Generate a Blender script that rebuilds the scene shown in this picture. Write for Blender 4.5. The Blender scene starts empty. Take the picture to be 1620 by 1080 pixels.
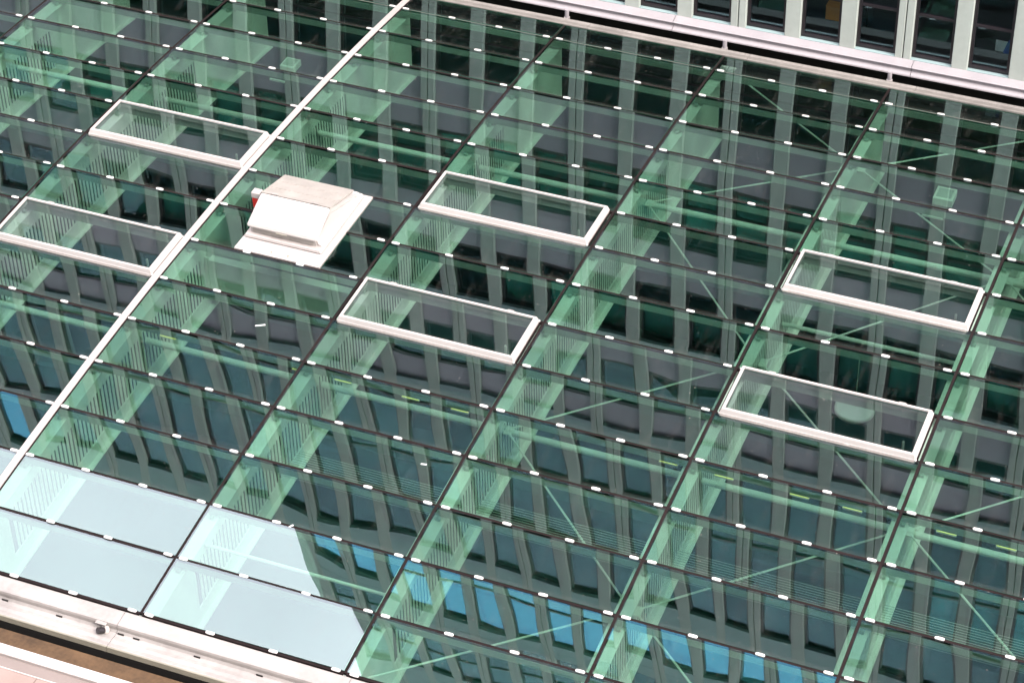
import bpy, math, random
from mathutils import Vector, Matrix

random.seed(7)
scene = bpy.context.scene
COL = scene.collection

# ------------------------------------------------------------------ camera
cam_data = bpy.data.cameras.new("camera")
cam_data.sensor_fit = 'HORIZONTAL'
cam_data.sensor_width = 36.0
cam_data.lens = 3764.75 / 1620.0 * 36.0
cam_data.clip_start = 0.5
cam_data.clip_end = 2000.0
cam = bpy.data.objects.new("camera", cam_data)
COL.objects.link(cam)
CAM = Vector((15.9402, -30.7916, 26.0610))
RX = Vector((0.92646088, 0.37599774, -0.01720301))
RY = Vector((0.22213251, -0.58308959, -0.78144973))   # image down
RZ = Vector((-0.30385422, 0.72016126, -0.62373101))   # forward
m = Matrix((RX, -RY, -RZ)).transposed().to_4x4()
m.translation = CAM
cam.matrix_world = m
scene.camera = cam
FPX = 3764.75

def project(p):
    d = Vector(p) - CAM
    z = d.dot(RZ)
    return 810 + FPX * d.dot(RX) / z, 540 + FPX * d.dot(RY) / z, z

# ------------------------------------------------------------------ world: bright overcast sky
world = bpy.data.worlds.new("World")
scene.world = world
world.use_nodes = True
nt = world.node_tree
nt.nodes.clear()
out = nt.nodes.new('ShaderNodeOutputWorld')
bg = nt.nodes.new('ShaderNodeBackground')
sky = nt.nodes.new('ShaderNodeTexSky')
sky.sky_type = 'NISHITA'
sky.sun_disc = False
SUN_EL, SUN_AZ = math.radians(43), math.radians(112)
sky.sun_elevation = SUN_EL
sky.sun_rotation = SUN_AZ
sky.air_density = 1.0
sky.dust_density = 3.0
tc = nt.nodes.new('ShaderNodeTexCoord')
noi = nt.nodes.new('ShaderNodeTexNoise')
noi.inputs['Scale'].default_value = 2.2
noi.inputs['Detail'].default_value = 5.0
ramp = nt.nodes.new('ShaderNodeMapRange')
ramp.inputs['From Min'].default_value = 0.3
ramp.inputs['From Max'].default_value = 0.7
ramp.inputs['To Min'].default_value = 0.62
ramp.inputs['To Max'].default_value = 0.98
mixc = nt.nodes.new('ShaderNodeMix')
mixc.data_type = 'RGBA'
# overcast luminance rises from the horizon to the zenith (CIE overcast sky)
sep = nt.nodes.new('ShaderNodeSeparateXYZ')
nt.links.new(tc.outputs['Generated'], sep.inputs[0])
grd = nt.nodes.new('ShaderNodeMapRange')
grd.inputs['From Min'].default_value = 0.0; grd.inputs['From Max'].default_value = 1.0
grd.inputs['To Min'].default_value = 0.36; grd.inputs['To Max'].default_value = 1.26
nt.links.new(sep.outputs['Z'], grd.inputs['Value'])
cloud = nt.nodes.new('ShaderNodeVectorMath'); cloud.operation = 'SCALE'
cloud.inputs[0].default_value = (14.7, 13.5, 14.0)
noi2 = nt.nodes.new('ShaderNodeTexNoise'); noi2.inputs['Scale'].default_value = 3.1; noi2.inputs['Detail'].default_value = 4.0
nt.links.new(tc.outputs['Generated'], noi2.inputs['Vector'])
bank = nt.nodes.new('ShaderNodeMapRange')
bank.inputs['From Min'].default_value = 0.3; bank.inputs['From Max'].default_value = 0.7
bank.inputs['To Min'].default_value = 0.85; bank.inputs['To Max'].default_value = 1.3
nt.links.new(noi2.outputs['Fac'], bank.inputs['Value'])
bm_n = nt.nodes.new('ShaderNodeMath'); bm_n.operation = 'MULTIPLY'
nt.links.new(grd.outputs['Result'], bm_n.inputs[0]); nt.links.new(bank.outputs['Result'], bm_n.inputs[1])
nt.links.new(bm_n.outputs[0], cloud.inputs['Scale'])
nt.links.new(cloud.outputs['Vector'], mixc.inputs[7])
nt.links.new(tc.outputs['Generated'], noi.inputs['Vector'])
nt.links.new(noi.outputs['Fac'], ramp.inputs['Value'])
nt.links.new(ramp.outputs['Result'], mixc.inputs[0])
nt.links.new(sky.outputs['Color'], mixc.inputs[6])
nt.links.new(mixc.outputs[2], bg.inputs['Color'])
bg.inputs['Strength'].default_value = 0.10
nt.links.new(bg.outputs['Background'], out.inputs['Surface'])

# ------------------------------------------------------------------ sun behind thin cloud
sun_data = bpy.data.lights.new("sun", 'SUN')
sun_data.energy = 1.5
sun_data.angle = math.radians(22)
sun_data.color = (1.0, 0.93, 0.84)
sun = bpy.data.objects.new("sun", sun_data)
COL.objects.link(sun)
# sky texture: rotation measured from +Y towards +X
sdir = Vector((math.sin(SUN_AZ) * math.cos(SUN_EL), math.cos(SUN_AZ) * math.cos(SUN_EL), math.sin(SUN_EL)))
sun.rotation_euler = sdir.to_track_quat('Z', 'Y').to_euler()

scene.view_settings.view_transform = 'Standard'
scene.view_settings.look = 'None'
scene.view_settings.gamma = 1.0
scene.view_settings.exposure = 1.78
scene.cycles.max_bounces = 10
scene.cycles.transparent_max_bounces = 24
scene.cycles.glossy_bounces = 4
scene.cycles.diffuse_bounces = 3
scene.cycles.sample_clamp_indirect = 8.0

# ------------------------------------------------------------------ materials
def new_mat(name):
    mt = bpy.data.materials.new(name)
    mt.use_nodes = True
    return mt, mt.node_tree, mt.node_tree.nodes['Principled BSDF']

def surf(name, col, rough=0.5, metal=0.0, var=0.12, scale=2.0, bump=0.0, streak=False, spec=0.5, objvar=0.0):
    """procedural paint / stone: base colour broken up by two noises, optional vertical streaks"""
    mt, t, p = new_mat(name)
    N, L = t.nodes, t.links
    co = N.new('ShaderNodeTexCoord')
    mp = N.new('ShaderNodeMapping')
    geo = N.new('ShaderNodeNewGeometry')
    L.new(geo.outputs['Position'], mp.inputs['Vector'])
    if streak:
        mp.inputs['Scale'].default_value = (3.0, 3.0, 0.25)
    n1 = N.new('ShaderNodeTexNoise'); n1.inputs['Scale'].default_value = scale; n1.inputs['Detail'].default_value = 6
    n2 = N.new('ShaderNodeTexNoise'); n2.inputs['Scale'].default_value = scale * 9; n2.inputs['Detail'].default_value = 3
    L.new(mp.outputs['Vector'], n1.inputs['Vector']); L.new(geo.outputs['Position'], n2.inputs['Vector'])
    ad = N.new('ShaderNodeMath'); ad.operation = 'MULTIPLY_ADD'
    L.new(n2.outputs['Fac'], ad.inputs[0]); ad.inputs[1].default_value = 0.4; L.new(n1.outputs['Fac'], ad.inputs[2])
    mr = N.new('ShaderNodeMapRange')
    mr.inputs['From Min'].default_value = 0.45; mr.inputs['From Max'].default_value = 0.95
    mr.inputs['To Min'].default_value = 1 - var; mr.inputs['To Max'].default_value = 1 + var
    L.new(ad.outputs[0], mr.inputs['Value'])
    last = mr.outputs['Result']
    if objvar:
        oi = N.new('ShaderNodeObjectInfo')
        r2 = N.new('ShaderNodeMapRange'); r2.inputs['To Min'].default_value = 1 - objvar; r2.inputs['To Max'].default_value = 1 + objvar
        L.new(oi.outputs['Random'], r2.inputs['Value'])
        mu = N.new('ShaderNodeMath'); mu.operation = 'MULTIPLY'
        L.new(last, mu.inputs[0]); L.new(r2.outputs['Result'], mu.inputs[1]); last = mu.outputs[0]
    vm = N.new('ShaderNodeVectorMath'); vm.operation = 'SCALE'
    vm.inputs[0].default_value = col
    L.new(last, vm.inputs['Scale'])
    L.new(vm.outputs['Vector'], p.inputs['Base Color'])
    p.inputs['Roughness'].default_value = rough
    p.inputs['Metallic'].default_value = metal
    p.inputs['Specular IOR Level'].default_value = spec
    if bump:
        b = N.new('ShaderNodeBump'); b.inputs['Strength'].default_value = 0.6; b.inputs['Distance'].default_value = bump
        L.new(n2.outputs['Fac'], b.inputs['Height']); L.new(b.outputs['Normal'], p.inputs['Normal'])
    return mt

def glass(name, tint, power, wave, wscale, seed=0.0, f0=0.09, dirt=0.0, mirror=(1, 1, 1)):
    """thin architectural glass face: clear transmission times a tint, mirror reflection by angle"""
    mt = bpy.data.materials.new(name)
    mt.use_nodes = True
    t = mt.node_tree; N, L = t.nodes, t.links
    N.clear()
    o = N.new('ShaderNodeOutputMaterial')
    mix = N.new('ShaderNodeMixShader')
    tr = N.new('ShaderNodeBsdfTransparent'); tr.inputs['Color'].default_value = (*tint, 1)
    gl = N.new('ShaderNodeBsdfGlossy'); gl.inputs['Roughness'].default_value = 0.0
    gl.inputs['Color'].default_value = (*mirror, 1)
    geo = N.new('ShaderNodeNewGeometry')
    oi = N.new('ShaderNodeObjectInfo')
    tv = N.new('ShaderNodeMapRange'); tv.inputs['To Min'].default_value = 0.90; tv.inputs['To Max'].default_value = 1.07
    L.new(oi.outputs['Random'], tv.inputs['Value'])
    tm = N.new('ShaderNodeVectorMath'); tm.operation = 'SCALE'; tm.inputs[0].default_value = tint
    L.new(tv.outputs['Result'], tm.inputs['Scale']); L.new(tm.outputs['Vector'], tr.inputs['Color'])
    co = N.new('ShaderNodeTexCoord')
    off = N.new('ShaderNodeVectorMath'); off.operation = 'SCALE'; off.inputs[0].default_value = (37.0, 91.0, 53.0)
    L.new(oi.outputs['Random'], off.inputs['Scale'])
    add = N.new('ShaderNodeVectorMath'); add.operation = 'ADD'
    L.new(co.outputs['Object'], add.inputs[0]); L.new(off.outputs['Vector'], add.inputs[1])
    add2 = N.new('ShaderNodeVectorMath'); add2.operation = 'ADD'; add2.inputs[1].default_value = (seed, seed * 0.7, 0)
    L.new(add.outputs['Vector'], add2.inputs[0])
    mp = N.new('ShaderNodeMapping'); mp.inputs['Scale'].default_value = (1.0, 0.8, 1.0)
    L.new(add2.outputs['Vector'], mp.inputs['Vector'])
    n = N.new('ShaderNodeTexNoise'); n.inputs['Scale'].default_value = wscale; n.inputs['Detail'].default_value = 1.0
    n.inputs['Roughness'].default_value = 0.3
    L.new(mp.outputs['Vector'], n.inputs['Vector'])
    b = N.new('ShaderNodeBump'); b.inputs['Strength'].default_value = 1.0; b.inputs['Distance'].default_value = wave
    L.new(n.outputs['Fac'], b.inputs['Height'])
    L.new(b.outputs['Normal'], gl.inputs['Normal'])
    dot = N.new('ShaderNodeVectorMath'); dot.operation = 'DOT_PRODUCT'
    L.new(geo.outputs['Incoming'], dot.inputs[0]); L.new(geo.outputs['Normal'], dot.inputs[1])
    ab = N.new('ShaderNodeMath'); ab.operation = 'ABSOLUTE'; L.new(dot.outputs['Value'], ab.inputs[0])
    inv = N.new('ShaderNodeMath'); inv.operation = 'SUBTRACT'; inv.inputs[0].default_value = 1.0; L.new(ab.outputs[0], inv.inputs[1]); inv.use_clamp = True
    p5 = N.new('ShaderNodeMath'); p5.operation = 'POWER'; L.new(inv.outputs[0], p5.inputs[0]); p5.inputs[1].default_value = 5.0
    fr = N.new('ShaderNodeMath'); fr.operation = 'MULTIPLY_ADD'; L.new(p5.outputs[0], fr.inputs[0]); fr.inputs[1].default_value = 0.35 * (1 - f0); fr.inputs[2].default_value = f0
    i2 = N.new('ShaderNodeMath'); i2.operation = 'SUBTRACT'; i2.inputs[0].default_value = 1.0; L.new(fr.outputs[0], i2.inputs[1])
    pw = N.new('ShaderNodeMath'); pw.operation = 'POWER'; L.new(i2.outputs[0], pw.inputs[0]); pw.inputs[1].default_value = power
    fc = N.new('ShaderNodeMath'); fc.operation = 'SUBTRACT'; fc.inputs[0].default_value = 1.0; L.new(pw.outputs[0], fc.inputs[1])
    L.new(fc.outputs[0], mix.inputs['Fac'])
    L.new(tr.outputs['BSDF'], mix.inputs[1]); L.new(gl.outputs['BSDF'], mix.inputs[2])
    last = mix.outputs['Shader']
    if dirt:
        # thin film of dust with uneven, rain-washed patches
        df = N.new('ShaderNodeBsdfDiffuse'); df.inputs['Color'].default_value = (0.45, 0.43, 0.38, 1)
        dn = N.new('ShaderNodeTexNoise'); dn.inputs['Scale'].default_value = 1.7; dn.inputs['Detail'].default_value = 8; dn.inputs['Roughness'].default_value = 0.65
        dm = N.new('ShaderNodeMapping'); dm.inputs['Scale'].default_value = (3.2, 0.55, 1.0)
        L.new(add2.outputs['Vector'], dm.inputs['Vector']); L.new(dm.outputs['Vector'], dn.inputs['Vector'])
        dr = N.new('ShaderNodeMapRange'); dr.inputs['From Min'].default_value = 0.54; dr.inputs['From Max'].default_value = 0.8
        dr.inputs['To Min'].default_value = 0.0; dr.inputs['To Max'].default_value = dirt
        L.new(dn.outputs['Fac'], dr.inputs['Value'])
        # silt left along the lower edge of the pane
        sx = N.new('ShaderNodeSeparateXYZ'); L.new(co.outputs['Object'], sx.inputs[0])
        ed = N.new('ShaderNodeMapRange'); ed.inputs['From Min'].default_value = 0.0; ed.inputs['From Max'].default_value = 0.10
        ed.inputs['To Min'].default_value = 0.07; ed.inputs['To Max'].default_value = 0.0
        L.new(sx.outputs['Y'], ed.inputs['Value'])
        em = N.new('ShaderNodeMath'); em.operation = 'MULTIPLY'; L.new(ed.outputs['Result'], em.inputs[0]); L.new(dn.outputs['Fac'], em.inputs[1])
        es = N.new('ShaderNodeMath'); es.operation = 'ADD'; L.new(em.outputs[0], es.inputs[0]); L.new(dr.outputs['Result'], es.inputs[1])
        # scattered specks
        sn = N.new('ShaderNodeTexNoise'); sn.inputs['Scale'].default_value = 26; sn.inputs['Detail'].default_value = 2
        L.new(add2.outputs['Vector'], sn.inputs['Vector'])
        sr = N.new('ShaderNodeMapRange'); sr.inputs['From Min'].default_value = 0.71; sr.inputs['From Max'].default_value = 0.77
        sr.inputs['To Min'].default_value = 0.0; sr.inputs['To Max'].default_value = 0.35
        L.new(sn.outputs['Fac'], sr.inputs['Value'])
        e2 = N.new('ShaderNodeMath'); e2.operation = 'ADD'; e2.use_clamp = True
        L.new(es.outputs[0], e2.inputs[0]); L.new(sr.outputs['Result'], e2.inputs[1])
        m2 = N.new('ShaderNodeMixShader')
        L.new(e2.outputs[0], m2.inputs['Fac']); L.new(last, m2.inputs[1]); L.new(df.outputs['BSDF'], m2.inputs[2])
        last = m2.outputs['Shader']
    L.new(last, o.inputs['Surface'])
    return mt

def emit(name, col, strength):
    mt = bpy.data.materials.new(name); mt.use_nodes = True
    t = mt.node_tree; p = t.nodes['Principled BSDF']
    p.inputs['Base Color'].default_value = (*col, 1)
    p.inputs['Emission Color'].default_value = (*col, 1)
    p.inputs['Emission Strength'].default_value = strength
    return mt

M = {
 'glass_outer': glass('roof_glass_outer', (0.385, 0.57, 0.48), 2.0, 0.014, 0.42, 0.0, dirt=0.035, mirror=(0.78, 0.93, 1.0)),
 'glass_inner': glass('roof_glass_inner', (0.98, 1.0, 0.99), 1.6, 0.012, 0.45, 5.3),
 'vent_outer': glass('vent_glass_outer', (0.56, 0.68, 0.64), 2.0, 0.008, 0.45, 0.0, dirt=0.02, mirror=(0.85, 0.92, 1.0)),
 'glass_edge': surf('glass_edge', (0.03, 0.10, 0.075), 0.2, var=0.05),
 'win_glass': glass('window_glass', (0.80, 0.86, 0.86), 1.7, 0.004, 0.8, 1.0, f0=0.035, mirror=(0.55, 0.82, 0.92)),
 'sky_glass': glass('sky_reflection_glass', (0.25, 0.4, 0.5), 11.0, 0.004, 0.8, 2.0, f0=0.08, mirror=(0.16, 0.46, 0.62)),  # blue sky reflection put into the mirror colour
 'seal': surf('black_rubber_seal', (0.013, 0.008, 0.008), 0.8, var=0.3, scale=3, spec=0.15),
 'greyseal': surf('grey_seal', (0.10, 0.10, 0.09), 0.6, var=0.2),
 'white': surf('white_powder_coat', (0.43, 0.40, 0.385), 0.35, var=0.06, scale=1.5),
 'clip': surf('clip_metal', (0.62, 0.61, 0.59), 0.3, var=0.12, objvar=0.12),
 'cap': surf('capping_metal', (0.40, 0.355, 0.345), 0.4, var=0.10, scale=1.0),
 'gutter': surf('gutter_metal', (0.30, 0.28, 0.265), 0.45, var=0.2, scale=1.2),
 'lip': surf('gutter_lip', (0.26, 0.25, 0.20), 0.5, var=0.12),
 'flashing': surf('flashing_metal', (0.20, 0.185, 0.17), 0.5, var=0.25, scale=1.4),
 'fascia': surf('fascia_metal', (0.31, 0.29, 0.305), 0.32, var=0.06),
 'steel': surf('painted_steel', (0.80, 0.80, 0.75), 0.45, var=0.10, scale=1.5),
 'purlin': surf('purlin_steel', (0.40, 0.45, 0.41), 0.45, var=0.08),
 'stone': surf('pale_stone', (0.345, 0.38, 0.35), 0.75, var=0.10, scale=0.8, streak=True, bump=0.002, objvar=0.03),
 'band': surf('pale_stone_band', (0.26, 0.355, 0.36), 0.75, var=0.10, scale=0.8, bump=0.002, objvar=0.04),
 'spandrel': surf('grey_spandrel', (0.30, 0.275, 0.32), 0.35, var=0.08, scale=0.6, objvar=0.06),
 'frame': surf('dark_frame', (0.018, 0.014, 0.017), 0.35, var=0.2),
 'room': surf('room_dark', (0.022, 0.026, 0.034), 0.9, var=0.2, scale=0.7),
 'slab': surf('room_slab', (0.06, 0.06, 0.065), 0.9, var=0.2),
 'blue': surf('sky_reflection_sheet', (0.06, 0.34, 0.72), 0.6, var=0.06, scale=1.5, objvar=0.12),  # blue of the mirrored sky, put into a sheet behind the panes
 'teal': surf('teal_blind', (0.03, 0.52, 0.54), 0.6, var=0.35, scale=3.0),
 'greenlit': surf('green_lit_interior', (0.06, 0.38, 0.27), 0.7, var=0.12, scale=2.0, objvar=0.3),  # greenish light of the rooms, put into the sheet colour
 'tealdark': surf('teal_lit_interior', (0.03, 0.15, 0.155), 0.7, var=0.15, scale=2.0, objvar=0.4),  # teal cast of the lit rooms, painted on the sheet
 'greyblind': surf('grey_blind', (0.12, 0.13, 0.14), 0.7, var=0.1, objvar=0.5),
 'orange': surf('orange_card', (0.45, 0.19, 0.04), 0.7, var=0.15),
 'paper': surf('white_paper', (0.6, 0.62, 0.62), 0.7, var=0.05),
 'bluebag': surf('blue_plastic', (0.04, 0.07, 0.28), 0.5, var=0.2),
 'atrium': surf('atrium_wall', (0.06, 0.11, 0.10), 0.8, var=0.3, scale=0.3),
 'afloor': surf('atrium_floor', (0.04, 0.11, 0.105), 0.5, var=0.3, scale=0.25),
 'deck': surf('rusty_brown_deck', (0.085, 0.048, 0.022), 0.9, var=0.45, scale=1.8, bump=0.01),
 'coping': surf('white_coping', (0.50, 0.46, 0.44), 0.5, var=0.06),
 'taupe': surf('taupe_render', (0.20, 0.165, 0.15), 0.7, var=0.08),
 'pink': surf('pink_stone', (0.27, 0.20, 0.175), 0.6, var=0.08),
 'joint': surf('pale_joint', (0.5, 0.46, 0.43), 0.7, var=0.05),
 'black': surf('gap_shade_black', (0.006, 0.005, 0.004), 0.9, var=0.2),  # near-black colour standing in for the dark inside gaps and slots
 'hatch': surf('hatch_white', (0.40, 0.37, 0.355), 0.4, var=0.05),
 'hatchback': surf('hatch_beige', (0.33, 0.305, 0.28), 0.5, var=0.18, scale=2.5),
 'red': surf('red_plastic', (0.55, 0.02, 0.015), 0.35, var=0.05),
 'lamp': emit('lamp_tube', (0.68, 0.62, 0.20), 0.7),
 'dish': surf('dish_enamel', (0.55, 0.58, 0.55), 0.35, var=0.05),
 'roofing': surf('flat_roof_gravel', (0.22, 0.21, 0.20), 0.9, var=0.25, scale=4),
 'ground': surf('asphalt', (0.05, 0.05, 0.052), 0.9, var=0.25, scale=1.0),
}

# ------------------------------------------------------------------ mesh helpers
class MB:
    def __init__(self):
        self.v, self.f, self.mi = [], [], []
    def hexa(self, p, mi=0):
        """p: 8 points, bottom 4 (ccw from above) then top 4"""
        b = len(self.v)
        self.v += [tuple(q) for q in p]
        for q in ((3, 2, 1, 0), (4, 5, 6, 7), (0, 1, 5, 4), (1, 2, 6, 5), (2, 3, 7, 6), (3, 0, 4, 7)):
            self.f.append(tuple(b + i for i in q)); self.mi.append(mi)
    def box(self, x0, x1, y0, y1, z0, z1, mi=0):
        self.hexa([(x0, y0, z0), (x1, y0, z0), (x1, y1, z0), (x0, y1, z0), (x0, y0, z1), (x1, y0, z1), (x1, y1, z1), (x0, y1, z1)], mi)
    def prism(self, prof, x0, x1, mi=0, axis='x', closed=True):
        """profile of (y,z) points swept along x"""
        b = len(self.v); n = len(prof)
        for x in (x0, x1):
            for (a, c) in prof:
                self.v.append((x, a, c))
        for i in range(n if closed else n - 1):
            j = (i + 1) % n
            self.f.append((b + i, b + n + i, b + n + j, b + j)); self.mi.append(mi)
        if closed:
            self.f.append(tuple(b + i for i in range(n))); self.mi.append(mi)
            self.f.append(tuple(b + n + i for i in reversed(range(n)))); self.mi.append(mi)
    def tube(self, a, b_, r, n=10, mi=0):
        a, b_ = Vector(a), Vector(b_)
        d = (b_ - a).normalized()
        u = d.orthogonal().normalized(); w = d.cross(u)
        b = len(self.v)
        for c in (a, b_):
            for k in range(n):
                t = 2 * math.pi * k / n
                self.v.append(tuple(c + u * (r * math.cos(t)) + w * (r * math.sin(t))))
        for k in range(n):
            j = (k + 1) % n
            self.f.append((b + k, b + j, b + n + j, b + n + k)); self.mi.append(mi)
        self.f.append(tuple(b + k for k in reversed(range(n)))); self.mi.append(mi)
        self.f.append(tuple(b + n + k for k in range(n))); self.mi.append(mi)
    def mesh(self, name, mats, smooth=False, bevel=0.0):
        me = bpy.data.meshes.new(name)
        me.from_pydata(self.v, [], self.f)
        for mt in (mats if isinstance(mats, (list, tuple)) else [mats]):
            me.materials.append(mt)
        me.polygons.foreach_set('material_index', self.mi)
        if smooth:
            me.polygons.foreach_set('use_smooth', [True] * len(self.f))
        me.update()
        if bevel:
            import bmesh
            bm = bmesh.new(); bm.from_mesh(me)
            bmesh.ops.recalc_face_normals(bm, faces=bm.faces)
            bmesh.ops.bevel(bm, geom=list(bm.edges), offset=bevel, segments=1, affect='EDGES')
            bm.to_mesh(me); bm.free()
        return me
    def build(self, name, mats, parent=None, **kw):
        return link(name, self.mesh(name, mats, **kw), parent)

def link(name, me, parent=None, loc=None, mat=None):
    o = bpy.data.objects.new(name, me)
    COL.objects.link(o)
    if parent is not None:
        o.parent = parent
    if mat is not None:
        o.matrix_local = mat
    elif loc is not None:
        o.location = loc
    return o

def tag(o, label=None, cat=None, group=None, kind=None):
    if label: o['label'] = label
    if cat: o['category'] = cat
    if group: o['group'] = group
    if kind: o['kind'] = kind
    return o

def thing(name, label, cat, loc=(0, 0, 0), group=None):
    o = bpy.data.objects.new(name, None)
    COL.objects.link(o)
    o.location = loc
    o.empty_display_size = 0.3
    return tag(o, label, cat, group)

# ------------------------------------------------------------------ roof geometry (a shallow faceted vault)
U = 1.2                 # pane length up the slope
B = 3.5707              # rafter spacing
KAP, TILT = 0.0164, math.radians(1.5)
def arc(r):
    n = 64; y = z = 0.0
    for k in range(n):
        t = (r - 8.0) * (k + 0.5) / n
        th = KAP * t
        d = (r - 8.0) / n
        y -= math.cos(th) * d; z -= math.sin(th) * d
    y *= U; z *= U
    return (y * math.cos(TILT) - z * math.sin(TILT), y * math.sin(TILT) + z * math.cos(TILT))
ROW = {r: arc(r) for r in range(-2, 17)}
def rp(r, h=0.0):
    """(y,z) on the glass surface at row coordinate r, lifted h along the facet normal"""
    i = min(max(math.floor(r), -2), 15)
    a, b = ROW[i], ROW[i + 1]
    f = r - i
    y = a[0] + (b[0] - a[0]) * f; z = a[1] + (b[1] - a[1]) * f
    t = Vector((b[0] - a[0], b[1] - a[1])).normalized()
    n = Vector((-t.y, t.x))
    if n.y < 0: n = -n
    return y + n.x * h, z + n.y * h
def frame_at(r0, r1, x0):
    """matrix: local x = world x, local y = down-slope -> up-slope, local z = facet normal, origin at (x0, row r1)"""
    a, b = rp(r1), rp(r0)
    if float(r1).is_integer(): a = ROW[int(r1)]
    if float(r0).is_integer(): b = ROW[int(r0)]
    ey = Vector((0, b[0] - a[0], b[1] - a[1])).normalized()
    ez = Vector((1, 0, 0)).cross(ey)
    mm = Matrix((Vector((1, 0, 0)), ey, ez)).transposed().to_4x4()
    mm.translation = Vector((x0, a[0], a[1]))
    return mm

BAYS = range(-5, 5)     # bay i lies between rafters i and i+1
NROW = 15
VENTS = {(-2, 5), (-2, 8), (0, 5), (0, 8), (2, 5), (2, 8)}
HX0, HX1 = -B + 0.27 * B, -B + 0.76 * B          # hatch base on bay -1, rows 6..8
XL, XR = -5 * B, 5 * B

# ================================================================== SETTING
mb = MB(); mb.box(-400, 400, -400, 400, -16.6, -16.4)
tag(mb.build('ground', M['ground']), kind='structure')
mb = MB(); mb.box(XL, XR, -9.0, 11.0, -16.39, -16.2)
tag(mb.build('atrium_floor', M['afloor']), kind='structure')
at = bpy.data.objects.new('atrium_wall', None); COL.objects.link(at); tag(at, kind='structure')
mb = MB(); mb.box(XL, XR, -9.0, -8.85, -16.19, -1.02); mb.build('front_wall', M['atrium'], at)
mb = MB(); mb.box(-24, 20, -9.06, -9.002, -3.0, -1.03); mb.build('slot_shade_face', M['black'], at)  # black skin that paints in the shade of the slot
mb = MB(); mb.box(XL - .2, XL, -9.0, 11.0, -16.19, -1.0); mb.build('side_wall', M['atrium'], at)
mb = MB(); mb.box(XR, XR + .2, -9.0, 11.0, -16.19, -1.0); mb.build('side_wall', M['atrium'], at)
for zf in (-5.2, -8.9, -12.6):
    mb = MB(); mb.box(XL, XR, 8.6, 11.1, zf - .35, zf); mb.build('gallery_floor', M['afloor'], at)
    mb = MB(); mb.box(XL, XR, -9.09, -7.4, zf - .35, zf); mb.build('gallery_floor', M['afloor'], at)

# ================================================================== OFFICE BUILDING (seen at the top and mirrored in the roof)
FY = 11.2
office = thing('office_building', 'tall pale stone office building with dark windows rising behind the glass roof', 'building', (0, FY, -16.4))
inv_off = Matrix.Translation((0, -FY, 16.4))
def ob(name, mbuild, mats, parent=None, **kw):
    o = mbuild.build(name, mats, parent or office, **kw)
    if parent is None:
        o.matrix_parent_inverse = inv_off
    return o
FL = [(-0.25, 2.0), (3.6, 6.05), (7.8, 10.05), (12.0, 14.05), (15.7, 18.9), (19.4, 22.6), (23.3, 26.5), (28.7, 31.8), (32.8, 35.3), (36.8, 39.3)]
WP = B / 3
EDGE = -12.22           # where the tower steps up from the lower wing
C0, C1 = -20, 12        # window columns: centre at (c+.5)*WP
TOWER_TOP, WING_TOP = 43.6, 28.35
def is_tower(c): return (c + .5) * WP > EDGE
def top_of(x): return TOWER_TOP if x > EDGE else WING_TOP
WW = 0.88               # clear window width
# piers: one per window joint; on every third joint two half piers with an open seam
pier_mesh = {}
for c in range(C0, C1 + 2):
    x = c * WP
    for (a, b) in ([(-.165, -.011), (.011, .165)] if c % 3 == 0 else [(-.165, .165)]):
        top = TOWER_TOP if x > EDGE else WING_TOP
        key = (round(a, 3), round(b, 3), top)
        if key not in pier_mesh:
            q = MB(); q.box(a, b, 0, .42, -0.40, top)
            pier_mesh[key] = q.mesh('pier', M['stone'], bevel=0.012)
        o = link('pier', pier_mesh[key], office); o.matrix_parent_inverse = inv_off; o.location = (x, FY, 0)
# corner strip of the tower and its return wall
mb = MB(); mb.box(EDGE, -10 * WP - .168, FY + .004, FY + .42, WING_TOP, TOWER_TOP); ob('corner_pier', mb, M['stone'])
mb = MB(); mb.box(EDGE, EDGE + .3, FY + .424, FY + 14, WING_TOP - .5, TOWER_TOP); ob('return_wall', mb, M['stone'])
mb = MB(); mb.box(EDGE + .3, 13 * WP + 6, FY + .43, FY + 14, TOWER_TOP, TOWER_TOP + .3); ob('tower_roof', mb, M['roofing'])
mb = MB(); mb.box(C0 * WP - 6, EDGE, FY + .43, FY + 14, WING_TOP - .3, WING_TOP - .02); ob('wing_roof', mb, M['roofing'])
# storey bands between the piers: plain stone or recessed grey panels, piece by piece
band_mesh = {}
band_todo = []
def band(c, z0, z1, mat, rec):
    band_todo.append((c, z0, z1, mat, rec))
def place_band(c, z0, z1, mat, rec):
    key = (z0, z1, mat, rec)
    if key not in band_mesh:
        q = MB(); q.box(-WP / 2 + .167, WP / 2 - .167, rec, .40, z0 + .008, z1 - .008)
        band_mesh[key] = q.mesh('spandrel_panel', M[mat])
    o = link('spandrel_panel', band_mesh[key], office); o.matrix_parent_inverse = inv_off; o.location = ((c + .5) * WP, FY, 0)
for c in range(C0, C1 + 1):
    tw = is_tower(c)
    band(c, -0.40, -0.25, 'band', .004)
    n = len(FL) if tw else 7
    for k in range(n):
        z0 = FL[k][1]
        z1 = FL[k + 1][0] if k + 1 < n else (TOWER_TOP if tw else WING_TOP)
        if k in (0, 1):
            band(c, z0, z1, 'spandrel', .09)
        elif k == 2:
            band(c, z0, z0 + .5, 'band', .004); band(c, z0 + .5, z1, 'spandrel', .09)
        elif k == 3:
            band(c, z0, z0 + .85, 'spandrel', .09); band(c, z0 + .85, z0 + 1.3, 'band', .004); band(c, z0 + 1.3, z1, 'band', .004)
        else:
            zm = (z0 + z1) / 2
            band(c, z0, zm, 'band', .004); band(c, zm, z1, 'band', .004)
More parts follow.
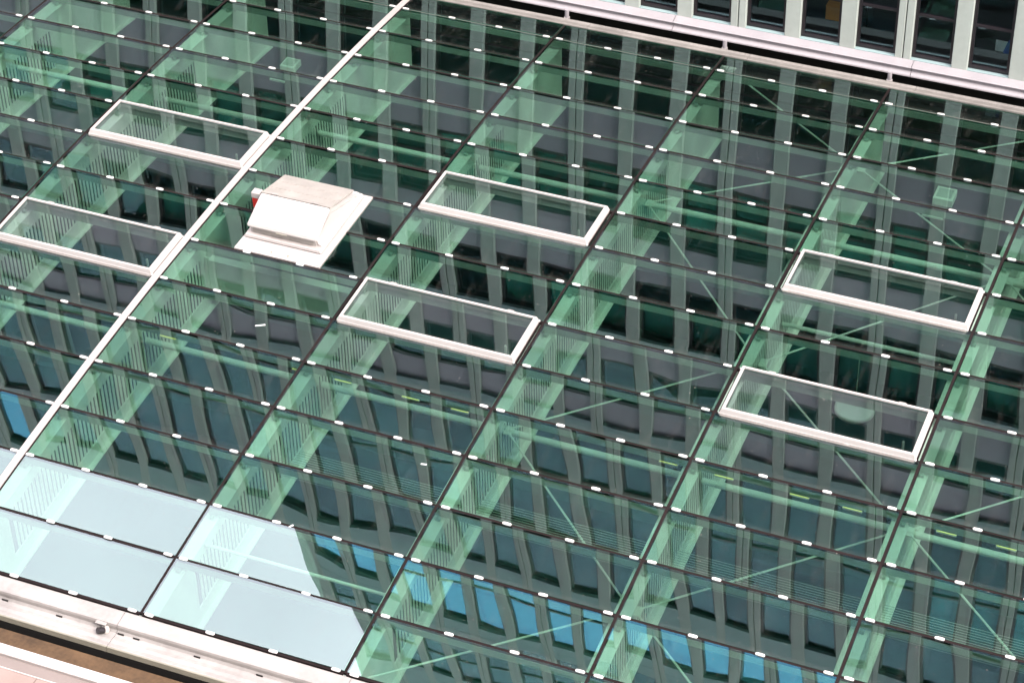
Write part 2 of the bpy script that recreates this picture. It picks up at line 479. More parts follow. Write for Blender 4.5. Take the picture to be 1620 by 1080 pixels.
# the 300 panels that show largest are single parts, the rest one joined part
band_todo.sort(key=lambda b: (b[1] < 0, b[0] < -17 or b[0] > 9, -(b[2] - b[1])))
for b_ in band_todo[:300]: place_band(*b_)
mb = MB()
for (c, z0, z1, mat, rec) in band_todo[300:]:
    xc = (c + .5) * WP
    mb.box(xc - WP / 2 + .167, xc + WP / 2 - .167, FY + rec, FY + .40, z0 + .008, z1 - .008, 0 if mat == 'band' else 1)
tag(ob('remaining_panels', mb, [M['band'], M['spandrel']]), kind='stuff')
# windows: a dark frame with transom, two glass lights
frame_mesh, pane_mesh, sheet_mesh = {}, {}, {}
def win_meshes(h):
    if h in frame_mesh: return
    q = MB(); w = WW / 2 - .003
    q.box(-w, -w + .075, .10, .20, 0, h); q.box(w - .075, w, .10, .20, 0, h)
    q.box(-w + .075, w - .075, .10, .20, 0, .08); q.box(-w + .075, w - .075, .10, .20, h - .08, h)
    zt = .98 if h > 2.1 else .9
    q.box(-w + .075, w - .075, .105, .195, zt, zt + .06)
    frame_mesh[h] = q.mesh('window', M['frame'])
    q = MB(); q.box(-w + .076, w - .076, .14, .155, .081, zt - .001); q.box(-w + .076, w - .076, .14, .155, zt + .061, h - .081)
    pane_mesh[h] = q.mesh('pane', M['win_glass']); pane_mesh[(h, 'blue')] = q.mesh('pane', M['sky_glass'])
    for nm, (a, b) in {'full': (.10, h - .1), 'half': (h * .52, h - .1), 'top': (h * .75, h - .1), 'low': (.10, h * .80), 'up': (h * .30, h - .1)}.items():
        q = MB(); q.box(-w + .08, w - .08, .24, .25, a, b)
        # roller tube and hem bar
        q.box(-w + .08, w - .08, .225, .265, a - .02, a + .015)
        sheet_mesh[(h, nm)] = q
rnd = random.Random(11)
sheet_cache = {}
for c in range(C0, C1 + 1):
    x = (c + .5) * WP
    for k, (z0, z1) in enumerate(FL):
        if not is_tower(c) and k > 6: continue
        h = round(z1 - z0, 3); win_meshes(h)
        w = link('window', frame_mesh[h], office); w.matrix_parent_inverse = inv_off; w.location = (x, FY, z0)
        blue = k == 7 or (k == 6 and c <= -18)  # windows coloured for the blue sky they mirror
        link('glazing', pane_mesh[(h, 'blue') if blue else h], w)
        bm_ = None
        if blue: bm_ = ('top', 'blue')
        elif k == 5 and c >= 7: bm_ = ('full', 'teal')
        elif k == 1 and rnd.random() < .93: bm_ = ('low', 'greenlit')
        elif k == 2 and rnd.random() < .93: bm_ = ('up', 'greenlit')
        elif k in (4, 5, 6, 8, 9) and rnd.random() < .8: bm_ = (('full', 'up', 'half')[rnd.randrange(3)], 'tealdark')
        elif k >= 3:
            rr = rnd.random()
            if rr < .16: bm_ = ('half', 'greyblind')
            elif rr < .34: bm_ = ('top', 'greyblind')
        if bm_:
            key = (h, *bm_)
            if key not in sheet_cache:
                sheet_cache[key] = sheet_mesh[(h, bm_[0])].mesh('blind_or_window_light', M[bm_[1]])
            link('blind_or_window_light', sheet_cache[key], w)  # grey and bright teal are blinds, the others painted window light
# dark rooms behind
mb = MB(); mb.box(C0 * WP, 13 * WP, FY + 4.0, FY + 4.2, -16, 28.0); ob('room_back_wall', mb, M['room'])
mb = MB(); mb.box(EDGE + .3, 13 * WP, FY + 4.0, FY + 4.2, 28.0, TOWER_TOP - .1); ob('room_back_wall', mb, M['room'])
for k, (z0, z1) in enumerate(FL):
    x0 = C0 * WP if k < 7 else EDGE + .3
    mb = MB(); mb.box(x0, 13 * WP, FY + .425, FY + 3.99, z0 - .9, z0 - .55); ob('floor_slab', mb, M['slab'])
mb = MB(); mb.box(C0 * WP, 13 * WP, FY + .1, FY + .4, -16.3, -1.31); ob('lower_wall', mb, M['atrium'])
mb = MB(); mb.box(C0 * WP, 13 * WP, FY + .02, FY + .4, -1.29, -0.51); ob('gap_shade_wall', mb, M['black'])  # wall top blackened in place of the shade behind the ledge

# ledge and gutter along the foot of the wall
led = thing('eaves_ledge', 'long white metal ledge running under the office windows above the glass roof', 'ledge', (0, 11.1, -.6))
inv_l = Matrix.Translation((0, -11.1, .6))
prof = [(11.197, -0.265), (10.99, -0.31), (10.975, -0.325), (11.0, -0.345), (11.03, -0.39), (11.03, -0.425), (10.96, -0.465), (10.92, -0.475), (10.915, -0.50), (10.94, -0.51), (11.197, -0.50)]
xs = [C0 * WP + i * 5.2 for i in range(9)]
for i in range(8):
    mb = MB(); mb.prism(prof, xs[i] + .006, xs[i + 1] - .006)
    o = mb.build('ledge_section', M['fascia'], led); o.matrix_parent_inverse = inv_l
# flashing strip along the top edge of the glass
fl = thing('roof_flashing', 'dull beige metal flashing along the upper edge of the glass roof', 'flashing', (0, 10.4, -.6))
inv_f = Matrix.Translation((0, -10.4, .6))
yt, zt_ = rp(-.58)
prof = [(yt + .01, zt_ - .06), (yt + .01, zt_ + .02), (yt + .05, zt_ + .028), (yt + .20, zt_ - .01), (yt + .23, zt_ + .012), (yt + .26, zt_ + .008), (yt + .26, zt_ - .25), (yt + .22, zt_ - .25)]
for i in range(-6, 6):
    mb = MB(); mb.prism(prof, i * B + .5 + .004, (i + 1) * B + .5 - .004)
    o = mb.build('flashing_sheet', M['flashing'], fl); o.matrix_parent_inverse = inv_f
# stub posts that carry the ledge, one over each rafter
for i in range(0, 3):
    x = i * B - .12
    t = thing('bracket_post', 'grey bracket post by the ledge, over the %s' % (
        {-4: 'leftmost bay outside the frame', -3: 'far left bays', -2: 'second bay from the left', -1: 'white capped rafter', 0: 'first rafter right of the capping strip',
         1: 'second rafter right of the capping strip', 2: 'third rafter right of the capping strip', 3: 'fourth rafter right of the capping strip', 4: 'rightmost rafter'}[i]),
        'bracket', (x, 10.72, -.62), 'bracket posts under the ledge')
    mb = MB(); mb.tube((0, 0, -.05), (0, 0, .28), .045, 12); mb.build('post', M['fascia'], t, smooth=False)
    mb = MB(); mb.box(-.075, .075, -.10, .10, -.075, -.045); mb.build('foot_plate', M['clip'], t)
    mb = MB(); mb.tube((0, 0, .05), (0, 0, .09), .065, 12); mb.build('collar', M['gutter'], t)
# floor of the eaves gap, its shade put into the black colour
mb = MB(); mb.box(C0 * WP, 13 * WP, 10.3, 11.3, -1.35, -1.3)
tag(mb.build('eaves_gap', M['black']), kind='structure')

# the tower behind the photographer, which keeps the low sky off the walls and windows
tower = thing('neighbouring_tower', 'grey concrete tower across the roof behind the photographer, outside the picture', 'building', (4, -37, -16.4))
inv_t = Matrix.Translation((-4, 37, 16.4))
def tb(name, mbuild, mat):
    o = mbuild.build(name, M[mat], tower); o.matrix_parent_inverse = inv_t
mb = MB(); mb.box(-46, 56, -58, -37.6, -16.4, 62); tb('core', mb, 'room')
for k in range(19):
    z = -16.4 + k * 4.1
    mb = MB(); mb.box(-46.3, 56.3, -58.2, -37.0, z + .01, z + 1.5); tb('storey_band', mb, 'taupe')
    mb = MB(); mb.box(-46.1, 56.1, -37.25, -37.2, z + 1.51, z + 4.1); tb('ribbon_window', mb, 'win_glass')

# ================================================================== GLASS ROOF
roof = thing('glass_roof', 'large vaulted glass roof of green panes with white clips, mirroring the office building', 'roof')
# panes (shared meshes)
def pane_mb(w, l, t=0.032):
    q = MB()
    p = [(0, 0, -t), (w, 0, -t), (w, l, -t), (0, l, -t), (0, 0, 0), (w, 0, 0), (w, l, 0), (0, l, 0)]
    q.hexa(p)
    q.mi = [1, 0, 2, 2, 2, 2]
    return q
GM = [M['glass_outer'], M['glass_inner'], M['glass_edge']]
GAP = .025
pane_full = pane_mb(B - 2 * GAP, U - 2 * GAP).mesh('glass_pane', GM)
pane_top = pane_mb(B - 2 * GAP, .58 * U - GAP).mesh('glass_pane', GM)
half = {}
rj = random.Random(3)
def put_pane(me, i, r0, r1, x0=None):
    mm = frame_at(r0, r1, (i * B + GAP) if x0 is None else x0)
    mm = mm @ Matrix.Translation((0, GAP, 0))
    mm = mm @ Matrix.Rotation(rj.gauss(0, .0022), 4, 'X') @ Matrix.Rotation(rj.gauss(0, .0020), 4, 'Y')
    return link('glass_pane', me, roof, mat=mm)
for i in BAYS:
    put_pane(pane_top, i, -.58, 0)
    for r in range(NROW):
        if (i, r) in VENTS: continue
        if i == -1 and r in (6, 7):
            for (a, b) in ((i * B + GAP, HX0 - .02), (HX1 + .02, (i + 1) * B - GAP)):
                key = round(b - a, 3)
                if key not in half: half[key] = pane_mb(b - a, U - 2 * GAP).mesh('glass_pane', GM)
                put_pane(half[key], i, r, r + 1, a)
            continue
        put_pane(pane_full, i, r, r + 1)
# dark seals over rafters, white capping on rafter -1
def strip_along(mbd, x0, x1, h0, h1, ra, rb, mi=0):
    """box-section strip that follows the facets from row ra to rb"""
    rows = [ra] + [r for r in range(-1, 16) if ra < r < rb] + [rb]
    for a, b in zip(rows[:-1], rows[1:]):
        pa0, pa1 = rp2(a, h0), rp2(a, h1); pb0, pb1 = rp2(b, h0, True), rp2(b, h1, True)
        mbd.hexa([(x0, *pb0), (x1, *pb0), (x1, *pa0), (x0, *pa0), (x0, *pb1), (x1, *pb1), (x1, *pa1), (x0, *pa1)], mi)
def rp2(r, h, end=False):
    y, z = (ROW[int(r)] if float(r).is_integer() else rp(r))
    # vertical offset (facets are within 10 degrees of level)
    return (y, z + h)
for i in range(-5, 6):
    mb = MB(); strip_along(mb, i * B - .027, i * B + .027, -.05, -.004, -.58, 15)
    mb.build('rafter_seal', M['seal'], roof)
mb = MB()
strip_along(mb, -B - .062, -B + .062, .004, .045, -.5, 15.1)
mb.build('capping_strip', M['cap'], roof, bevel=0.008)
mb = MB(); strip_along(mb, -B - .085, -B + .085, -.003, .006, -.5, 15.05); mb.build('capping_gasket', M['seal'], roof)
# row seals, purlins
for r in range(0, 16):
    y, z = ROW[r]
    for i in BAYS:
        mb = MB()
        mb.box(i * B + .029, (i + 1) * B - .029, y - (.027 if r else .010), y + (.027 if r else .010), z - .048, z - .006)
        if r == 0:
            mb.mi = [0] * 6
        mb.build('row_seal', M['seal'] if r else M['greyseal'], roof)
    mb = MB(); mb.box(XL, XR, y - .03, y + .03, z - .19, z - .055)
    mb.build('purlin', M['purlin'], roof)
# clips
cl = MB()
pts = []
for k in range(12):
    a = 2 * math.pi * k / 12
    cx = .045 if math.cos(a) > 1e-6 else (-.045 if math.cos(a) < -1e-6 else 0)
    pts.append((cx * 1.0 + .033 * math.cos(a), .030 * math.sin(a)))
n = len(pts)
for zz, s in ((0.001, 1.0), (.014, 1.0), (.019, .82)):
    for (a, b) in pts: cl.v.append((a * s if s < 1 else a, b * s, zz))
for ring in (0, 1):
    for k in range(n):
        j = (k + 1) % n
        cl.f.append((ring * n + k, ring * n + j, ring * n + n + j, ring * n + n + k)); cl.mi.append(0)
cl.f.append(tuple(2 * n + k for k in range(n))); cl.mi.append(0)
clip_me = cl.mesh('clip', M['clip'])
spots = []
for r in range(0, 16):
    y, z = ROW[r]
    for i in BAYS:
        for fx in (.042, .347, .652, .957):
            x = i * B + fx * B
            if i == -1 and r == 7 and HX0 - .1 < x < HX1 + .1: continue
            u, v, d = project((x, y, z))
            inside = -12 < u < 1632 and -8 < v < 1088
            spots.append((0 if inside else 1, d, x, y, z, r))
spots.sort()
rest = MB()
for k, (ins, d, x, y, z, r) in enumerate(spots):
    ang = KAP * (r - 8) - TILT
    mm = Matrix.Translation((x + rj.gauss(0, .006), y + rj.gauss(0, .002), z + .002)) @ Matrix.Rotation(-ang * -1.0, 4, 'X') @ Matrix.Rotation(rj.gauss(0, .02), 4, 'Z')
    if k < 300:
        link('clip', clip_me, roof, mat=mm)
    else:
        b0 = len(rest.v)
        rest.v += [tuple(mm @ Vector(q)) for q in cl.v]
        rest.f += [tuple(b0 + q for q in f) for f in cl.f]; rest.mi += [0] * len(cl.f)
if rest.v:
    tag(rest.build('remaining_clips', M['clip'], roof), kind='stuff')
# girders under the rafters: top flange, web with slots, bottom flange
def yz_at(r):
    return ROW[int(r)] if float(r).is_integer() else rp(r)
for i in range(-5, 6):
    x = i * B
    mb = MB(); strip_along(mb, x - .012, x + .012, -.74, -.292, -.4, 15); g = mb.build('girder', M['steel'], roof)
    mb = MB(); strip_along(mb, x - .15, x + .15, -.29, -.262, -.4, 15); mb.build('top_flange', M['steel'], g)
    mb = MB(); strip_along(mb, x - .012, x + .012, -1.94, -1.66, -.4, 15)
    strip_along(mb, x - .012, x + .012, -1.658, -.742, -.4, 2.35); strip_along(mb, x - .012, x + .012, -1.658, -.742, 13.6, 15)
    mb.build('lower_web', M['steel'], g)
    mb = MB(); strip_along(mb, x - .11, x + .11, -1.97, -1.942, -.4, 15); mb.build('bottom_flange', M['steel'], g)
    mb = MB()
    r = 2.42
    while r < 13.55:
        y, z = yz_at(r)
        mb.box(x - .003, x + .003, y - .034, y + .034, z - 1.66, z - .74)
        r += .096
    if i == -1:
        q = MB(); strip_along(q, x + .004, x + .010, -1.657, -.743, 6.4, 7.75); q.build('stiffener', M['steel'], g)
    tag(mb.build('web_bars', M['steel'], g), kind='stuff')
    # bolted splice plates under the clips
    mb = MB()
    for r in range(1, 15):
        y, z = ROW[r]
        mb.box(x + .016, x + .09, y - .09, y + .05, z - .255, z - .2)
    tag(mb.build('bolt_plates', M['purlin'], g), kind='stuff')
# tubes between girders and bracing rods
TZ = -1.0
for y in (5.4, -1.9):
    for i in BAYS:
        mb = MB(); mb.tube((i * B + .05, y, TZ), ((i + 1) * B - .05, y, TZ), .062, 12)
        mb.build('tie_tube', M['steel'], roof, smooth=False)
mb = MB(); mb.tube((2 * B + .05, 2.7, TZ), (3 * B - .05, 2.7, TZ), .04, 10); mb.build('tie_tube', M['steel'], roof)
mb = MB(); mb.tube((.05, -6.33, TZ), (B - .05, -6.33, TZ), .03, 10); mb.build('tie_tube', M['steel'], roof)
even, odd = (10.6, 5.4, -1.9, -8.3), (8.0, 1.45, -5.25)
for i in range(1, 5):
    A_, B_ = (even, odd) if i % 2 else (odd, even)
    for ya in A_:
        for yb in B_:
            if abs(ya - yb) < 4.2:
                mb = MB(); mb.tube((i * B + .04, ya, TZ + .03), ((i + 1) * B - .04, yb, TZ + .03), .018, 8)
                mb.build('bracing_rod', M['steel'], roof)
    for ya in A_:
        mb = MB(); mb.box(i * B + .014, i * B + .16, ya - .11, ya + .11, TZ + .015, TZ + .04); mb.build('gusset_plate', M['steel'], roof)
        mb = MB(); mb.box(i * B - .16, i * B - .014, ya - .11, ya + .11, TZ + .015, TZ + .04); mb.build('gusset_plate', M['steel'], roof)
# fine louvre wires under one row
for i in range(0, 5):
    mb = MB()
    for k in range(13):
        y = -4.05 - k * .055
        mb.box(i * B + .2, (i + 1) * B - .05, y - .0035, y + .0035, -.62, -.613)
    tag(mb.build('sunshade_wires', M['purlin'], roof), kind='stuff')
# cross beam under the hatch
mb = MB(); mb.box(-B + .02, -.02, .46, .49, -1.75, -.752); mb.build('cross_beam_web', M['steel'], roof)
mb = MB(); mb.box(-B + .16, -.16, .36, .54, -.75, -.72); mb.build('cross_beam_flange', M['steel'], roof)

# ================================================================== SMOKE VENTS
def vent(i, r, label):
    mm = frame_at(r, r + 1, i * B + .09)
    t = thing('roof_vent', label, 'roof vent', (0, 0, 0), 'white framed roof vents')
    t.matrix_world = mm
    W, Lh, H, fw = B - .18, U + .01, .115, .078
    # four mitred rails with sloping outer faces
    o_ = [(0, -.03), (W, -.03), (W, Lh), (0, Lh)]
    def ring(ins, z): return [(ins, -.03 + ins, z), (W - ins, -.03 + ins, z), (W - ins, Lh - ins, z), (ins, Lh - ins, z)]
    R = [ring(0, -.02), ring(0, .03), ring(.008, .034), ring(.030, H - .012), ring(.036, H), ring(fw, H), ring(fw, -.02)]
    for k in range(4):
        j = (k + 1) % 4
        q = MB()
        for rg in R:
            q.v += [rg[k], rg[j]]
        nr = len(R)
        for s in range(nr):
            s2 = (s + 1) % nr
            q.f.append((2 * s, 2 * s + 1, 2 * s2 + 1, 2 * s2)); q.mi.append(0)
        q.f.append(tuple(2 * s for s in reversed(range(nr)))); q.mi.append(0)
        q.f.append(tuple(2 * s + 1 for s in range(nr))); q.mi.append(0)
        q.build('rail', M['white'], t)
    q = pane_mb(W - 2 * fw - .004, Lh + .03 - 2 * fw - .004)
    g = q.build('glass_pane', [M['vent_outer'], M['glass_inner'], M['glass_edge']], t)
    g.matrix_local = Matrix.Translation((fw + .002, -.03 + fw + .002, H - .03)) @ Matrix.Rotation(rj.gauss(0, .002), 4, 'X')
    # opening motor inside one corner
    mb = MB(); mb.tube((W - .30, .35, -.30), (W - .30, .35, .03), .022, 10); mb.build('motor', M['purlin'], t)
    mb = MB(); mb.box(.02, W - .02, -.062, -.034, -.012, .012); mb.build('drip_rail', M['flashing'], t)
    for hx_ in (.55, W - .55):
        mb = MB(); mb.box(hx_ - .06, hx_ + .06, Lh + .002, Lh + .035, .01, .075); mb.build('hinge', M['gutter'], t)
    for a_, b_, c_, d_ in ((.0, W, -.046, -.031), (.0, W, Lh + .036, Lh + .046), (-.028, -.002, -.03, Lh), (W + .002, W + .028, -.03, Lh)):
        mb = MB(); mb.box(a_, b_, c_, d_, -.05, -.015); mb.build('gasket', M['seal'], t)
for (i, r), lab in {
    (-2, 5): 'white framed roof vent at upper left, just left of the white capping strip',
    (-2, 8): 'white framed roof vent cut by the left edge, left of the white capping strip',
    (0, 5): 'white framed roof vent at top centre, right of the white hatch',
    (0, 8): 'white framed roof vent in the middle of the picture, below the white hatch',
    (2, 5): 'upper of the two white framed roof vents at the right edge',
    (2, 8): 'lower white framed roof vent at the right with a round dish showing beneath'}.items():
    vent(i, r, lab)

# ================================================================== ROOF HATCH
hm = frame_at(6, 8, 0.0)
hatch = thing('roof_hatch', 'white wedge shaped roof access hatch beside the white capping strip', 'roof hatch')
hatch.matrix_world = hm
Lh = 2 * U
def hx(f): return -B + f * B
mb = MB(); mb.box(HX0, HX1, .02, Lh - .02, -.03, .022); mb.build('base_plate', M['hatch'], hatch)
def hp(a, y, z): return (HX0 + a, y, z)
mb = MB(); mb.hexa([hp(.03, .38, .034), hp(1.62, .38, .034), hp(1.60, Lh - .06, .034), hp(-.02, Lh - .06, .034),
                    hp(.05, .40, .10), hp(1.59, .40, .10), hp(1.56, Lh - .08, .10), hp(0, Lh - .08, .10)])
mb.build('curb', M['hatch'], hatch, bevel=.012)
mb = MB(); mb.hexa([hp(.05, .40, .0225), hp(1.60, .40, .0225), hp(1.58, Lh - .08, .0225), hp(0, Lh - .08, .0225),
                    hp(.05, .40, .0335), hp(1.60, .40, .0335), hp(1.58, Lh - .08, .0335), hp(0, Lh - .08, .0335)])
mb.build('curb_seal', M['seal'], hatch)
yr, zr = 1.10, .57
# housing: front wall, sloping flanks
mb = MB(); mb.hexa([hp(.13, .49, .101), hp(1.47, .49, .101), hp(1.50, Lh - .16, .101), hp(.02, Lh - .16, .101),
                    hp(.13, .49, .235), hp(1.47, .49, .235), hp(1.46, yr, zr - .045), hp(.11, yr, zr - .045)])
mb.build('housing', M['hatch'], hatch)
mb = MB(); mb.box(HX0 + .18, HX0 + 1.42, .480, .4885, .115, .215); mb.build('front_panel', M['hatchback'], hatch)
mb = MB(); mb.hexa([hp(.085, .42, .238), hp(1.53, .42, .238), hp(1.50, yr - .004, zr - .04), hp(.075, yr - .004, zr - .04),
                    hp(.085, .42, .315), hp(1.53, .42, .315), hp(1.50, yr - .004, zr + .02), hp(.075, yr - .004, zr + .02)])
mb.build('lid', M['hatch'], hatch, bevel=.028)
mb = MB(); mb.hexa([hp(.08, yr + .006, zr - .04), hp(1.49, yr + .006, zr - .04), hp(1.36, Lh - .04, .075), hp(-.10, Lh - .04, .075),
                    hp(.08, yr + .006, zr + .005), hp(1.49, yr + .006, zr + .005), hp(1.36, Lh - .04, .10), hp(-.10, Lh - .04, .10)])
mb.build('rear_flap', M['hatchback'], hatch)
for q_ in (.33, .66):      # pressed ribs across the flap
    yy = yr + (Lh - .04 - yr) * q_; zz = zr + .005 + (.10 - zr - .005) * q_
    mb = MB(); mb.hexa([hp(.10 - .17 * q_, yy - .02, zz - .004), hp(1.44 - .1 * q_, yy - .02, zz - .004), hp(1.44 - .1 * q_, yy + .02, zz - .022), hp(.10 - .17 * q_, yy + .02, zz - .022),
                        hp(.10 - .17 * q_, yy - .012, zz + .016), hp(1.44 - .1 * q_, yy - .012, zz + .016), hp(1.44 - .1 * q_, yy + .012, zz + .006), hp(.10 - .17 * q_, yy + .012, zz + .006)])
    mb.build('rib', M['hatchback'], hatch)
mb = MB(); mb.hexa([hp(1.475, .52, .1015), hp(1.58, .52, .1015), hp(1.55, Lh - .20, .1015), hp(1.502, Lh - .20, .1015),
                    hp(1.474, .52, .22), hp(1.50, .52, .15), hp(1.51, yr + .3, .15), hp(1.474, yr, .42)])
mb.build('side_apron', M['hatch'], hatch)
for k, w_ in ((0, .018), (.34, .022)):
    mb = MB(); mb.tube((HX0 + .72 + k, .13, .0225), (HX0 + .72 + k, .13, .034), w_, 10); mb.build('bolt', M['lip'], hatch)
for sx_ in (.06, .5, 1.25, 1.69):
    mb = MB(); mb.tube((HX0 + sx_, .06, .0225), (HX0 + sx_, .06, .030), .012, 8); mb.build('screw', M['lip'], hatch)
for hx_ in (.35, 1.2):
    mb = MB(); mb.box(HX0 + hx_ - .07, HX0 + hx_ + .07, yr - .012, yr + .03, zr + .008, zr + .032); mb.build('hinge', M['gutter'], hatch)
mb = MB(); mb.tube((HX0 + .70, .405, .262), (HX0 + .92, .405, .262), .011, 8); mb.build('handle', M['lip'], hatch)
alarm = thing('alarm_lamp', 'small white box with a red face at the left corner of the hatch', 'alarm box')
alarm.matrix_world = hm @ Matrix.Translation((HX0 - .03, 1.16, .03))
mb = MB(); mb.box(-.12, .06, -.06, .10, .36, .49); mb.build('casing', M['hatch'], alarm, bevel=.012)
mb = MB(); mb.box(-.105, .03, -.05, .07, .14, .359); mb.build('red_lens', M['red'], alarm)
mb = MB(); mb.tube((-.02, .02, -.005), (-.02, .02, .139), .02, 8); mb.build('stem', M['gutter'], alarm)

# ================================================================== LOWER GUTTER AND ROOF EDGE
gy, gz = ROW[15]
gut = thing('gutter', 'long pale metal gutter along the lower edge of the glass roof', 'gutter', (0, gy - .4, gz - .2))
inv_g = Matrix.Translation((0, -(gy - .4), -(gz - .2)))
prof = [(gy - .035, gz - .10), (gy - .035, gz - .035), (gy - .05, gz - .026), (gy - .29, gz - .055), (gy - .315, gz - .065), (gy - .33, gz - .10), (gy - .335, gz - .16), (gy - .37, gz - .195),
        (gy - .44, gz - .20), (gy - .52, gz - .185), (gy - .58, gz - .20), (gy - .655, gz - .185), (gy - .67, gz - .19), (gy - .67, gz - .22), (gy - .40, gz - .26)]
cuts = [-20 + .9, -14.2, -8.9, -3.57 - .45, -.26, 3.7, 8.0, 13.0, 18.0]
for a, b in zip(cuts[:-1], cuts[1:]):
    mb = MB(); mb.prism(prof, a + .004, b - .004)
    o = mb.build('gutter_section', M['gutter'], gut); o.matrix_parent_inverse = inv_g
    mb = MB(); mb.prism([(gy - .672, gz - .188), (gy - .69, gz - .20), (gy - .70, gz - .30), (gy - .672, gz - .30)], a + .004, b - .004)
    o = mb.build('gutter_lip', M['lip'], gut); o.matrix_parent_inverse = inv_g
for x in (-2.3, -1.3, -.18, .10, 1.18, 2.27, 3.35, 4.4):
    mb = MB(); mb.box(x - .055, x + .055, gy - .385, gy - .365, gz - .202, gz - .176)
    o = mb.build('drain_slot', M['black'], gut); o.matrix_parent_inverse = inv_g
spy = thing('security_camera', 'small dark round camera on a bracket in the lower gutter', 'camera', (-.47, gy - .40, gz - .19))
mb = MB(); mb.tube((0, -.01, .02), (-.05, -.09, .075), .052, 16); mb.build('body', M['frame'], spy)
mb = MB(); mb.tube((.03, .04, -.005), (0, -.005, .025), .075, 16); mb.build('collar', M['joint'], spy)
mb = MB(); mb.hexa([(-.16, .02, .10), (.03, .02, .10), (.03, .10, .11), (-.16, .10, .11), (-.16, .02, .11), (.03, .02, .11), (.03, .10, .12), (-.16, .10, .12)]); mb.build('sun_shield', M['gutter'], spy)

mb = MB(); mb.box(-24, 20, -9.50, -9.165, -1.9, -1.06)
tag(mb.build('roof_deck', M['deck']), kind='structure')
par = thing('parapet', 'white topped parapet with taupe face and pink stone panels in the bottom left corner', 'parapet', (0, -9.7, -1.3))
inv_p = Matrix.Translation((0, 9.7, 1.3))
mb = MB(); mb.box(-24, 20, -9.67, -9.475, -1.25, -1.02); o = mb.build('coping', M['coping'], par, bevel=.008); o.matrix_parent_inverse = inv_p
mb = MB(); mb.box(-24, 20, -9.885, -9.672, -1.25, -1.07); o = mb.build('taupe_strip', M['taupe'], par); o.matrix_parent_inverse = inv_p
mb = MB(); mb.box(-24, 20, -9.905, -9.887, -1.25, -1.06); o = mb.build('pale_joint', M['joint'], par); o.matrix_parent_inverse = inv_p
x = -24 + .46
while x < 20:
    mb = MB(); mb.box(x + .006, x + 1.494, -11.2, -9.907, -1.25, -1.07); o = mb.build('stone_panel', M['pink'], par); o.matrix_parent_inverse = inv_p
    x += 1.5

# ================================================================== THINGS UNDER THE GLASS AND BEHIND WINDOWS
names = []
def strip_light(x, y, lab, ln=.34):
    t = thing('strip_light', lab, 'light', (x, y, TZ - .05), 'yellow strip lights along the tie tube')
    mb = MB(); mb.box(-ln / 2, ln / 2, -.03, .03, 0, .03); mb.build('housing', M['steel'], t)
    mb = MB(); mb.box(-ln / 2 + .01, ln / 2 - .01, -.032, -.005, .031, .045); mb.build('tube', M['lamp'], t)
for x, lab in ((-3.2, 'yellow strip light under the glass nearest the white capping strip'),
               (-.5, 'yellow strip light just left of the first rafter right of the hatch'),
               (.35, 'yellow strip light just right of the first rafter right of the hatch'),
               (1.67, 'left one of two yellow strip lights below the middle vent'),
               (2.62, 'right one of two yellow strip lights below the middle vent'),
               (6.5, 'yellow strip light left of the rafter below the lower right vent'),
               (7.5, 'yellow strip light at the girder below the lower right vent'),
               (8.83, 'left one of two yellow strip lights below the lower right vent'),
               (9.75, 'right one of two yellow strip lights below the lower right vent'),
               (11.35, 'second yellow strip light from the right edge'),
               (12.35, 'yellow strip light nearest the right edge')):
    strip_light(x, -1.64, lab)
# enamel dish lamp
dish = thing('dish_lamp', 'pale round dish lamp hanging under the lower right vent', 'lamp', (8.93, 1.58, -1.65))
q = MB(); nseg = 28
prof_d = [(.01, .085), (.20, .08), (.33, .065), (.365, .045), (.37, .0), (.345, -.05), (.25, -.10), (.08, -.12)]
for (rr, zz) in prof_d:
    for k in range(nseg):
        a = 2 * math.pi * k / nseg; q.v.append((rr * math.cos(a), rr * math.sin(a), zz))
for s in range(len(prof_d) - 1):
    for k in range(nseg):
        j = (k + 1) % nseg
        q.f.append((s * nseg + k, s * nseg + j, (s + 1) * nseg + j, (s + 1) * nseg + k)); q.mi.append(0)
q.f.append(tuple(range(nseg))); q.mi.append(0)
q.build('shade', M['dish'], dish, smooth=True)
mb = MB(); mb.tube((0, 0, .076), (0, 0, 1.2), .008, 8); mb.build('suspension_rod', M['purlin'], dish)
# small white ducts
for (x, y, z, s, lab) in ((8.87, 8.35, -1.5, 1.0, 'small white ventilation box under the glass at upper right'),
                          (-5.6, 8.2, -1.5, .85, 'small white ventilation box under the glass at upper left')):
    t = thing('ventilation_box', lab, 'vent box', (x, y, z), 'white boxes under the glass')
    mb = MB(); mb.box(-.20 * s, .20 * s, -.22 * s, .22 * s, -.05, .12 * s); mb.build('casing', M['steel'], t, bevel=.01)
    mb = MB(); mb.box(-.15 * s, .15 * s, -.15 * s, .15 * s, .12 * s + .001, .12 * s + .012); mb.build('grille', M['purlin'], t)
    mb = MB(); mb.box(-.30 * s, .12 * s, -.62 * s, -.57 * s, -.1, -.06); mb.build('bracket', M['steel'], t)
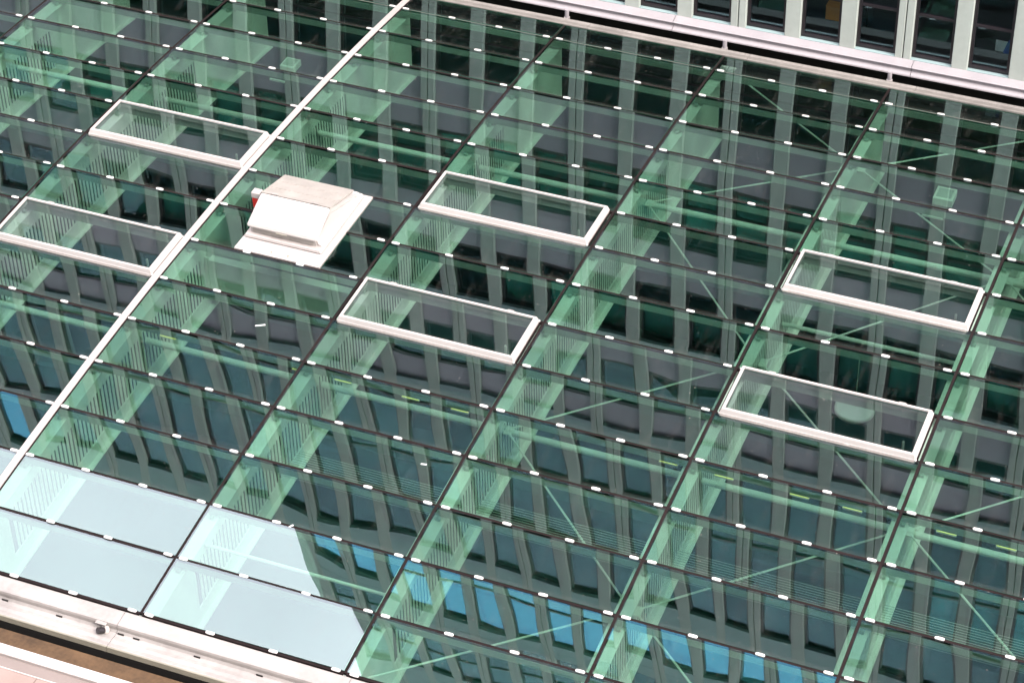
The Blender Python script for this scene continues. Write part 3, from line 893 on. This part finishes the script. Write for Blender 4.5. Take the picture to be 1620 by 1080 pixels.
# things on the sills of the office windows in view
def sill_thing(name, lab, cat, x, z, fn):
    t = thing(name, lab, cat, (x, FY + .55, z)); fn(t)
def f_box(t):
    mb = MB(); mb.box(-.16, .16, -.12, .12, 0, .30); mb.build('carton', M['orange'], t, bevel=.008)
    mb = MB(); mb.box(-.165, .165, -.125, .125, .301, .325); mb.build('lid', M['orange'], t)
def f_paper(t):
    mb = MB(); mb.hexa([(-.12, -.02, 0), (.12, -.02, 0), (.12, .06, 0), (-.12, .06, 0), (-.12, .0, .24), (.12, .0, .24), (.12, .02, .24), (-.12, .02, .24)]); mb.build('sheet', M['paper'], t)
    mb = MB(); mb.box(-.08, .08, -.06, .10, -.02, -.001); mb.build('stand', M['frame'], t)
def f_bag(t):
    mb = MB(); mb.hexa([(-.2, -.1, 0), (.2, -.1, 0), (.2, .15, 0), (-.2, .15, 0), (-.13, -.04, .25), (.12, -.05, .22), (.1, .08, .24), (-.12, .09, .27)]); mb.build('bag', M['bluebag'], t, bevel=.03)
    mb = MB(); mb.tube((-.08, 0, .25), (.06, 0, .30), .012, 6); mb.build('handle', M['bluebag'], t)
def f_desk(t):
    mb = MB(); mb.box(-.42, .42, .10, .62, .30, .335); mb.build('desk_top', M['slab'], t)
    mb = MB(); mb.box(-.40, -.36, .14, .58, -.28, .299); mb.build('leg', M['frame'], t)
    mb = MB(); mb.box(.36, .40, .14, .58, -.28, .299); mb.build('leg', M['frame'], t)
sill_thing('carton', 'orange carton standing behind the third office window from the right', 'carton', 5.5, .05, f_box)
sill_thing('picture_card', 'white card standing behind the rightmost office window', 'card', 9.05, .0, f_paper)
sill_thing('plastic_bag', 'blue plastic bag behind the rightmost office window', 'bag', 9.3, .0, f_bag)
for x, w in ((.6, 'sixth'), (1.8, 'fifth'), (2.98, 'seventh from the right'), (4.17, 'fourth from the right'), (6.55, 'second from the right')):
    sill_thing('desk', 'grey desk edge showing behind the office window %s' % {
        .6: 'leftmost in view above the glass', 1.8: 'second from the left above the glass', 2.98: 'left of the long wall seam',
        4.17: 'right of the first wall seam', 6.55: 'left of the right hand wall seam'}[x], 'desk', x, .15, f_desk)
# scraps on the glass
for (x, r, s, a, lab) in ((-1.15, 9.5, .09, .5, 'white paper scrap on the glass below the hatch'),
                          (3.0, 11.35, .05, .2, 'tiny white scrap on the glass near the picture centre bottom'),
                          (1.5, 13.0, .04, .9, 'tiny white speck on the glass beside the sky reflection'),
                          (-6.1, 5.0, .07, 1.3, 'tiny white scrap on the glass left of the upper left vent')):
    mm = frame_at(math.floor(r), math.floor(r) + 1, x) @ Matrix.Translation((0, (math.floor(r) + 1 - r) * U, .006)) @ Matrix.Rotation(a, 4, 'Z')
    q = MB(); q.hexa([(-s, -.012, 0), (s, -.016, 0), (s, .012, .003), (-s, .016, 0), (-s, -.01, .006), (s, -.014, .004), (s, .01, .012), (-s, .014, .006)])
    o = q.build('paper_scrap', M['paper']); o.matrix_world = mm; tag(o, lab, 'scrap')
